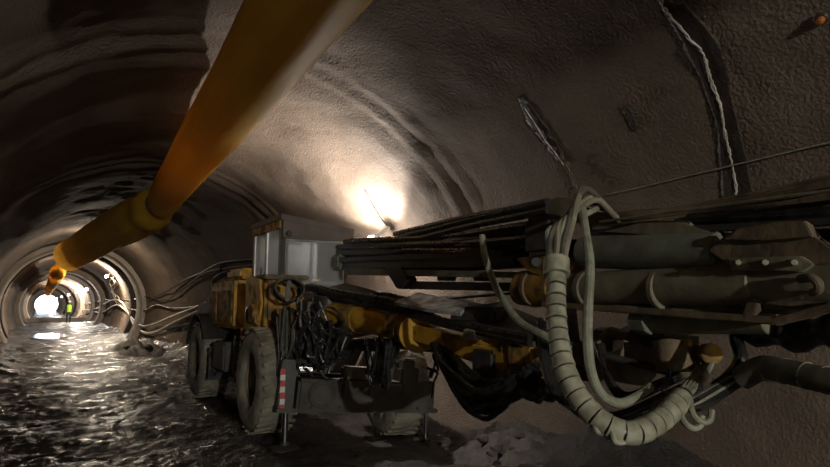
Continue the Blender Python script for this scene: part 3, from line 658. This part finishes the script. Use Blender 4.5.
# drooping black loops under the boom, front block
def loop(a, b_, sag, r, m='rubber', par=None, jit=.05, dm=0):
    a = Q(*a); b_ = Q(*b_); pts = []
    for i in range(7):
        t = i/6; p = a.lerp(b_, t); p.z -= sag*4*t*(1-t); p += V((random.uniform(-1, 1), random.uniform(-1, 1), random.uniform(-1, 1)))*jit*(1 if 0 < i < 6 else 0); p -= CF*dm*4*t*(1-t); pts.append(p)
    obj('hose', MB().tube(pts, r, 8, 5), m, par or J)
for k in range(14):
    x = 296+random.random()*26; w = random.uniform(14, 42); loop((x, 296+random.random()*40, 6.3+.15*random.random()), (x+w, 312+random.random()*36, 6.2), .08+.34*random.random(), .014+.012*random.random(), jit=.05)
for k in range(10):
    c = Q(300+random.random()*32, 330+random.random()*34, 6.25+.2*random.random()); rr = .12+.14*random.random(); a0 = random.random()*6; a1 = a0+3.5+2.5*random.random(); tl = random.uniform(-.5, .5)
    obj('hose', MB().tube([c+AX*math.cos(a0+(a1-a0)*j/9)*rr*.8+V((0, 0, 1))*math.sin(a0+(a1-a0)*j/9)*rr*1.2+AY*tl*.2*math.cos(j*.7) for j in range(10)], .014+.008*random.random(), 8, 4), 'rubber', J)
for k in range(5):
    x = 276+random.random()*16; loop((x, 306+random.random()*14, 6.5), (x+random.uniform(4, 24), 300+random.random()*20, 6.4), .3+.5*random.random(), .015+.006*random.random(), 'rubberdusty' if k % 2 else 'rubber', jit=.03)
for k in range(8):
    x = 362+random.random()*20; loop((x, 336+random.random()*6, 5.9), (x+random.uniform(10, 26), 338+random.random()*8, 5.7), .20+.3*random.random(), .02+.006*random.random(), jit=.03)
for k in range(15):
    x = 430+random.random()*22; y = 342+(x-430)*.3+random.random()*6; s = random.random()
    loop((x, y, 4.9), (515+random.random()*35, 362+random.random()*18, 3.75), .16+.24*s, .02+.008*random.random(), arm and 'rubber', arm, jit=.025, dm=.1)
for k in range(5): loop((505+k*5, 372+k, 4.0), (548+k*6, 372+random.random()*12, 3.4), .05+.08*random.random(), .024, 'rubber', arm)
loop((430, 372, 5.0), (437, 350, 5.0), .1, .012); loop((432, 398, 5.9), (440, 352, 5.2), -.1, .012)
# dark cylinder cluster at the foot of the boom
obj('swing_ram', MB().cyl(A(-.62, -.42, .98), A(.05, -.45, 1.20), .075).cyl(A(.0, -.45, 1.2), A(.3, -.45, 1.28), .04), 'dark', J)
obj('cross_plate', MB().box(A(-.3, -.38, .86), (.6, .1, .16), AM, .03), 'dark', J)

# ---- feed beam assembly
G0 = P(335, 252, 7.7); G1 = P(830, 255, 2.2); gu = (G1-G0).normalized(); gn = gu.cross(V((0, 0, 1))).normalized()
if gn.dot(CF) < 0: gn = -gn
gz = gn.cross(gu); gz = gz if gz.z > 0 else -gz
def K(px, py, off=0.):              # surveyed point on the feed's upright face, moved off metres behind it
    d = ray(px, py); t = (G0+gn*off-EYE).dot(gn)/d.dot(gn); return EYE+d*t
def fplate(name, pts, off, th, m, par, bev=0):
    mb = MB().plate([K(x, y, off) for x, y in pts], gn, th)
    if bev: bmesh.ops.bevel(mb.bm, geom=mb.bm.edges[:], offset=bev, segments=2, affect='EDGES')
    return obj(name, mb, m, par)
def fcyl(name, a, b_, r, off, m, par, seg=18, **k): return obj(name, MB().cyl(K(*a, off), K(*b_, off), r, seg), m, par)
feed = fplate('feed', [(338, 246), (560, 240), (660, 236), (835, 228), (960, 216), (960, 300), (835, 262), (660, 262), (560, 265), (400, 274), (345, 274)], .12, .16, 'dark', J, .012)
fplate('lower_flange', [(345, 268), (520, 272), (560, 272), (560, 278), (520, 278), (345, 275)], .02, .22, 'greensteel', feed)
fplate('bracket_arm', [(385, 264), (400, 264), (407, 280), (402, 289), (396, 288), (386, 272)], .0, .12, 'dark', feed, .005)
fplate('guide_bar', [(398, 281), (545, 283), (545, 292), (398, 289)], .06, .06, 'dark', feed)
fcyl('guide_rod', (430, 300), (560, 289), .014, .25, 'rust', feed)
for x in (436, 472): fplate('clamp', [(x, 273), (x+12, 273), (x+10, 281), (x+2, 281)], .05, .1, 'dark', feed)
fcyl('drill_cylinder', (585, 252), (722, 252), .10, .06, 'greensteel', feed, 28)
fcyl('drill_cylinder', (600, 229), (700, 226), .07, .12, 'greensteel', feed, 24)
fplate('fin', [(600, 232), (640, 223), (680, 222), (700, 229), (716, 234), (690, 236), (640, 234)], .02, .03, 'olive', feed, .004)
fplate('long_rail', [(585, 232), (835, 217), (960, 205), (960, 214), (835, 224), (585, 238)], .03, .08, 'dark', feed)
fcyl('main_cylinder', (520, 291), (760, 283), .10, .05, 'olive', feed, 28)
fcyl('main_cylinder', (720, 283), (960, 280), .12, .08, 'olive', feed, 28)
for x in (585, 660): fcyl('cylinder_band', (x, 289), (x+6, 289), .112, .05, 'olive', feed, 28)
obj('bottom_rail', MB().bar(K(545, 304, 0), K(782, 321, 0), .07, .035, .006), 'rust', feed)
obj('bottom_rail', MB().bar(K(778, 321, 0), K(840, 305, 0), .07, .035, .006), 'rust', feed)
obj('inner_rail', MB().bar(K(600, 300, .1), K(790, 309, .1), .06, .05, .006), 'olive', feed)
# mud caked carriage plates with bolts and hook
pl = fplate('carriage_plate', [(707, 251), (722, 237), (738, 228), (806, 222), (812, 238), (832, 247), (836, 262), (800, 266), (733, 268)], -.05, .05, 'rust', feed, .008)
fplate('upper_wing', [(722, 240), (738, 229), (775, 222), (805, 221), (812, 237), (770, 240)], -.07, .03, 'rust', pl, .004)
fplate('bolt_strip', [(728, 258), (800, 256), (812, 264), (800, 272), (730, 270)], -.07, .04, 'olive', pl, .005)
for x in (738, 765, 794): fcyl('bolt', (x, 263), (x+.01, 263), .02, -.07, 'pale', pl) if False else obj('bolt', MB().cyl(K(x, 262.5, -.10), K(x, 262.5, -.06), .014, 6), 'pale', pl)
fplate('lower_plate', [(735, 276), (806, 268), (814, 284), (828, 292), (826, 306), (790, 308), (752, 300), (722, 300)], -.01, .05, 'rust', feed, .008)
obj('hook', MB().tube([K(800, 279, -.06), K(811, 278, -.08), K(818, 283, -.08), K(818, 290, -.07), K(812, 293, -.05)], .018, 10), 'rust', feed)
fplate('strut', [(748, 297), (759, 299), (752, 318), (742, 315)], -.03, .06, 'rust', feed, .004)
fcyl('lower_cylinder', (645, 323), (770, 321), .06, .12, 'olive', feed, 20)
fcyl('fitting_block', (636, 320), (652, 321), .075, .08, 'greensteel', feed, 8)
# far end cluster of rods and slides
for i, (y0, y1, r, x0) in enumerate(((238, 231, .04, 345), (243, 236, .035, 338), (249, 243, .045, 336), (256, 250, .04, 340), (262, 258, .05, 336))):
    obj('slide_bar', MB().bar(K(x0, y0+4, .05-.04*(i % 2)), K(470+12*i, y1+4, .04), .07, r*1.6, .01), 'dark', feed)
obj('end_bracket', MB().box(K(342, 262, .05), (.22, .22, .2), bev=.03), 'greensteel', feed)
# orange-brown clamp assembly
cl = fplate('feed_mount', [(514, 258), (548, 254), (560, 258), (562, 272), (540, 277), (528, 272)], -.04, .3, 'yellow2', feed, .012)
fplate('mount_cheek', [(528, 272), (560, 270), (565, 300), (540, 303), (522, 292)], -.02, .26, 'yellow2', cl, .012)
fcyl('mount_drum', (524, 288), (560, 288), .125, .06, 'yellow2', cl, 24)
fcyl('band', (534, 288), (538, 288), .135, .06, 'rust', cl, 24)
obj('mount_pin', MB().cyl(K(536, 262, -.08), K(536, 262, 0), .035, 10), 'dark', cl)
fplate('hose_guide', [(540, 203), (556, 197), (582, 200), (590, 212), (560, 222), (536, 216)], .05, .18, 'olive', feed, .012)
obj('guide_plate', MB().box(K(548, 236, .0), (.22, .26, .26), bev=.03), 'dark', feed)
# black hoses along the top of the feed, left half
for i in range(8):
    x0 = 350+random.uniform(-8, 30); y0 = 238+i*2.6; e = 224+i*3.0
    pts = [(x0, y0+2, .02*i), (405, 239+i*2.0+random.uniform(-1, 1), .03*(i % 3)), (455, 236+i*2.2+random.uniform(-1.5, 1.5), .02), (505, (229+i*2.7)+random.uniform(-1.5, 1.5), .02*(i % 4)), (545, e, .02)]
    obj('hose', MB().tube([K(*p) for p in pts], .026+.01*random.random(), 8), 'rubber', feed)
for i, (ya, yb) in enumerate(((226, 207), (232, 214), (222, 206))):
    obj('hose', MB().tube([K(395, ya+12, .05), K(430, ya+4, .0), (K(470, (ya+yb)/2+3, .03)), K(515, yb+3, .04), K(548, yb-4, .05)], .03, 8), 'rubber', feed)
# and right half, with wire ropes
for i in range(9):
    o0 = random.uniform(-2, 2)
    pts = [(590, 216+i*1.8, .08), (640, 214+i*1.4+o0, .05+.02*(i % 3)), (700, 207+i*1.5+random.uniform(-2, 2), .08), (770, 197+i*2.4+random.uniform(-2, 2), .06), (835, 184+i*3.6, .06), (930, 168+i*5, .06)]
    obj('hose', MB().tube([K(*p) for p in pts], .016+.012*random.random(), 8), 'rubber' if i % 3 else 'rust', feed)
obj('wire_rope', MB().tube([K(600, 222, -.02), K(700, 208, -.02), K(835, 190, -.02), K(930, 178, -.02)], .008, 6), 'olive', feed)
obj('wire_rope', MB().tube([K(610, 219, .2), K(700, 204, .2), K(835, 176, .2), K(930, 156, .2)], .01, 6), 'rust', feed)
fplate('top_channel', [(590, 222), (720, 212), (835, 196), (960, 180), (960, 200), (835, 212), (720, 226), (590, 232)], .16, .06, 'dark', feed)
# ---- rotation unit under the feed
ru = obj('rotation_unit', MB().cyl(Q(598, 357, 3.75), Q(640, 362, 3.35), .14, 24), 'rust', J)
obj('drum', MB().prof(Q(600, 350, 3.7), Q(642, 352, 3.4), [(0, .12), (.02, .15), (.12, .15), (.14, .12), (.24, .12), (.26, .16), (.34, .16), (.36, .13)], 24), 'rust', ru)
obj('gear_head', MB().box(Q(678, 352, 3.15), (.26, .22, .28), Matrix.Rotation(.5, 3, 'Z'), .05).cyl(Q(672, 340, 3.1), Q(676, 372, 3.05), .10, 18), 'rust', ru)
obj('end_cap', MB().cyl(Q(706, 354, 3.0), Q(712, 354, 2.9), .055, 14), 'yellow2', ru)
obj('yellow_tag', MB().box(Q(688, 344, 2.98), (.04, .03, .02), bev=.004), 'yellow', ru)
obj('support_arm', MB().bar(Q(648, 330, 3.3), Q(690, 382, 3.2), .09, .07), 'dark', ru)
obj('support_arm', MB().bar(Q(560, 350, 3.9), Q(606, 356, 3.7), .14, .15), 'rust', ru)
obj('cross_rod', MB().cyl(Q(585, 350, 3.45), Q(668, 372, 3.1), .022, 10), 'dark', ru)
obj('mount_column', MB().bar(Q(655, 300, 3.25), Q(655, 345, 3.3), .14, .14, .02), 'dark', ru)
obj('mount_column', MB().bar(Q(560, 300, 3.8), Q(566, 350, 3.85), .16, .16, .02), 'dark', ru)
# ---- spiral wrapped hose bundle (pale green)
spine = [P(590, 199, 3.15), P(566, 222, 3.0), P(558, 245, 2.92), P(556, 285, 2.80), P(557, 325, 2.68), P(563, 362, 2.56), P(577, 395, 2.46), P(602, 422, 2.38), P(632, 433, 2.36), P(660, 420, 2.44), P(680, 400, 2.56), P(694, 382, 2.72)]
sp = smooth(spine, 40); wrap = []
bun = obj('wrapped_hose_bundle', MB().tube(sp[3*40:-25:10], .041, 14, 1, sm=False), 'rubber', J)
acc = 0; seg = []; total = 0; cur = [sp[100]]
for a, b_ in zip(sp[100:-30], sp[101:-30]):
    total += (b_-a).length; cur.append(b_); 
    if total > .060:
        seg.append(cur); total = 0; cur = []
mb = MB()
for i, c in enumerate(seg):
    c = c[:-1]
    if len(c) < 4: continue
    r0 = .047+.002*min(1, i/16)
    mb.tube([c[0], c[len(c)//3], c[2*len(c)//3], c[-1]], lambda t, r0=r0: r0*(1.0+.07*t), 16, 1, sm=False)
    L = c[0]; e = c[-1]
obj('spiral_wrap', mb, 'wrap', bun)
mb = MB().tube([sp[96], sp[104], sp[110]], .066, 16, 1, sm=False); obj('wrap_collar', mb, 'wrap', bun)
for k in range(6):                      # hoses fanning out of the top
    off = V((random.uniform(-.05, .05), random.uniform(-.03, .03), random.uniform(-.03, .03))); w = (k-2.5)*.016
    pts = [sp[108]+CR*w*.8, sp[80]+CR*w*1.3+off*.3, sp[55]+CR*w*1.6+CU*.012*k, sp[28]+CR*w*.8+CU*(.022*k-.04)+off*.3, sp[0]+off+CU*(.02*k-.05), K(600+k*4, 206+k*3, .05)]
    obj('hose', MB().tube(pts, .017, 8), ('pale', 'rubberdusty', 'olive')[k % 3], bun)
for k in range(4):                      # and of the bottom
    a = sp[-40]; pts = [a, sp[-16]+CR*.02*(k-1.5), P(692+k*5, 378-k*2, 2.8), P(700+k*5, 366-3*k, 3.0)]
    obj('hose', MB().tube(pts, .015, 8), 'pale', bun)
for (x, y, d) in ((612, 440, 2.36), (594, 430, 2.4)):
    obj('wrap_tail', MB().tube([P(x, y-10, d-.03), P(x+3, y+1, d-.05), P(x+12, y+2, d-.03), P(x+16, y-6, d)], .012, 8), 'wrap', bun)
# pale second hose
obj('pale_hose', MB().tube([P(582, 208, 3.1), P(586, 235, 2.9), P(590, 265, 2.75), P(588, 310, 2.62), P(588, 345, 2.58), P(592, 375, 2.55), P(603, 396, 2.55), P(620, 403, 2.6), P(636, 397, 2.7), P(650, 387, 2.9)], .023, 10, 8), 'pale', J)
obj('pale_hose', MB().tube([P(482, 236, 4.0), P(485, 256, 3.9), P(493, 280, 3.8), P(503, 300, 3.6), P(520, 322, 3.4), P(545, 336, 3.2), P(570, 350, 3.1)], .024, 10, 8), 'pale', J)
# black hoses behind the green bundle
for k in range(9):
    s = random.uniform(-5, 5)
    pts = [P(545+s, 325+s, 3.5), P(548+s, 362, 3.2), P(562+s, 398+s*.4, 3.0), P(590, 416+s*.6, 2.9), P(625+s, 420+s, 2.85), P(662, 402+s, 2.9), P(700, 385+s, 3.0)]
    obj('hose', MB().tube(pts, .022, 8), 'rubber', J)
for k in range(6):
    s = random.uniform(-4, 4); pts = [P(600+s, 345, 3.3), P(606, 375+s, 3.1), P(626, 398+s, 3.0), P(660, 385+s, 3.0), P(690+s, 372, 3.1)]
    obj('hose', MB().tube(pts, .014, 8), 'rubber', J)
# bundle running diagonally to the lower right and out of frame
for k in range(9):
    s = (k-4)*2.2; pts = [P(625+k*3, 436-k*2, 2.6), P(660, 425-k*2.4, 2.6), P(700, 402+s*.7, 2.6), P(735, 382+s*.6, 2.55), P(752, 374+s*.5, 2.5)]
    obj('hose', MB().tube(pts, .014+.004*(k % 2), 8), 'rubber' if k % 3 else 'pale', J)
mb = MB().tube([P(742, 378, 2.5), P(762, 368, 2.42), P(785, 371, 2.32), P(830, 381, 2.15), (P(900, 392, 1.95))], .052, 16, 8)
ob = obj('sleeved_hose', mb, 'rubberdusty', J)
for x, y, d in ((768, 369, 2.40), (784, 371, 2.33), (806, 375.5, 2.24), (826, 380, 2.17)): obj('sleeve_band', MB().tube([P(x, y, d), P(x+2, y+.4, d-.008)], .056, 16, 1, sm=False), 'olive', ob)
obj('hose', MB().tube([P(738, 318, 2.8), P(736, 338, 2.7), P(741, 358, 2.6), P(730, 376, 2.6), P(715, 388, 2.6)], .03, 10), 'rubber', J)
obj('rubber_boot', MB().tube([P(750, 328, 2.7), P(790, 334, 2.5), P(835, 330, 2.3), P(900, 322, 2.1)], lambda t: .07+.015*math.sin(t*20), 14, 8), 'rubber', J)
for x in (700, 668): 
    for k in range(3): obj('chain_link', MB().tube([P(x-k*2, 374+k*9, 2.9)+CR*.01*math.cos(a)+CU*.028*math.sin(a) for a in [j*PI/5 for j in range(11)]], .005, 6, sm=False, cap=False), 'dark', J)
for x, y in ((680, 418), (690, 412)):
    obj('hose', MB().tube([P(x, y-12, 2.55), P(x+3, y+2, 2.5), P(x+12, y+10, 2.5), P(x+20, y+8, 2.5), P(x+22, y-2, 2.52)], .014, 8), 'pale', J)
vs = bpy.context.scene.view_settings; vs.view_transform = 'Standard'; vs.look = 'None'; vs.gamma = 1; vs.use_curve_mapping = False; vs.exposure = 0.4
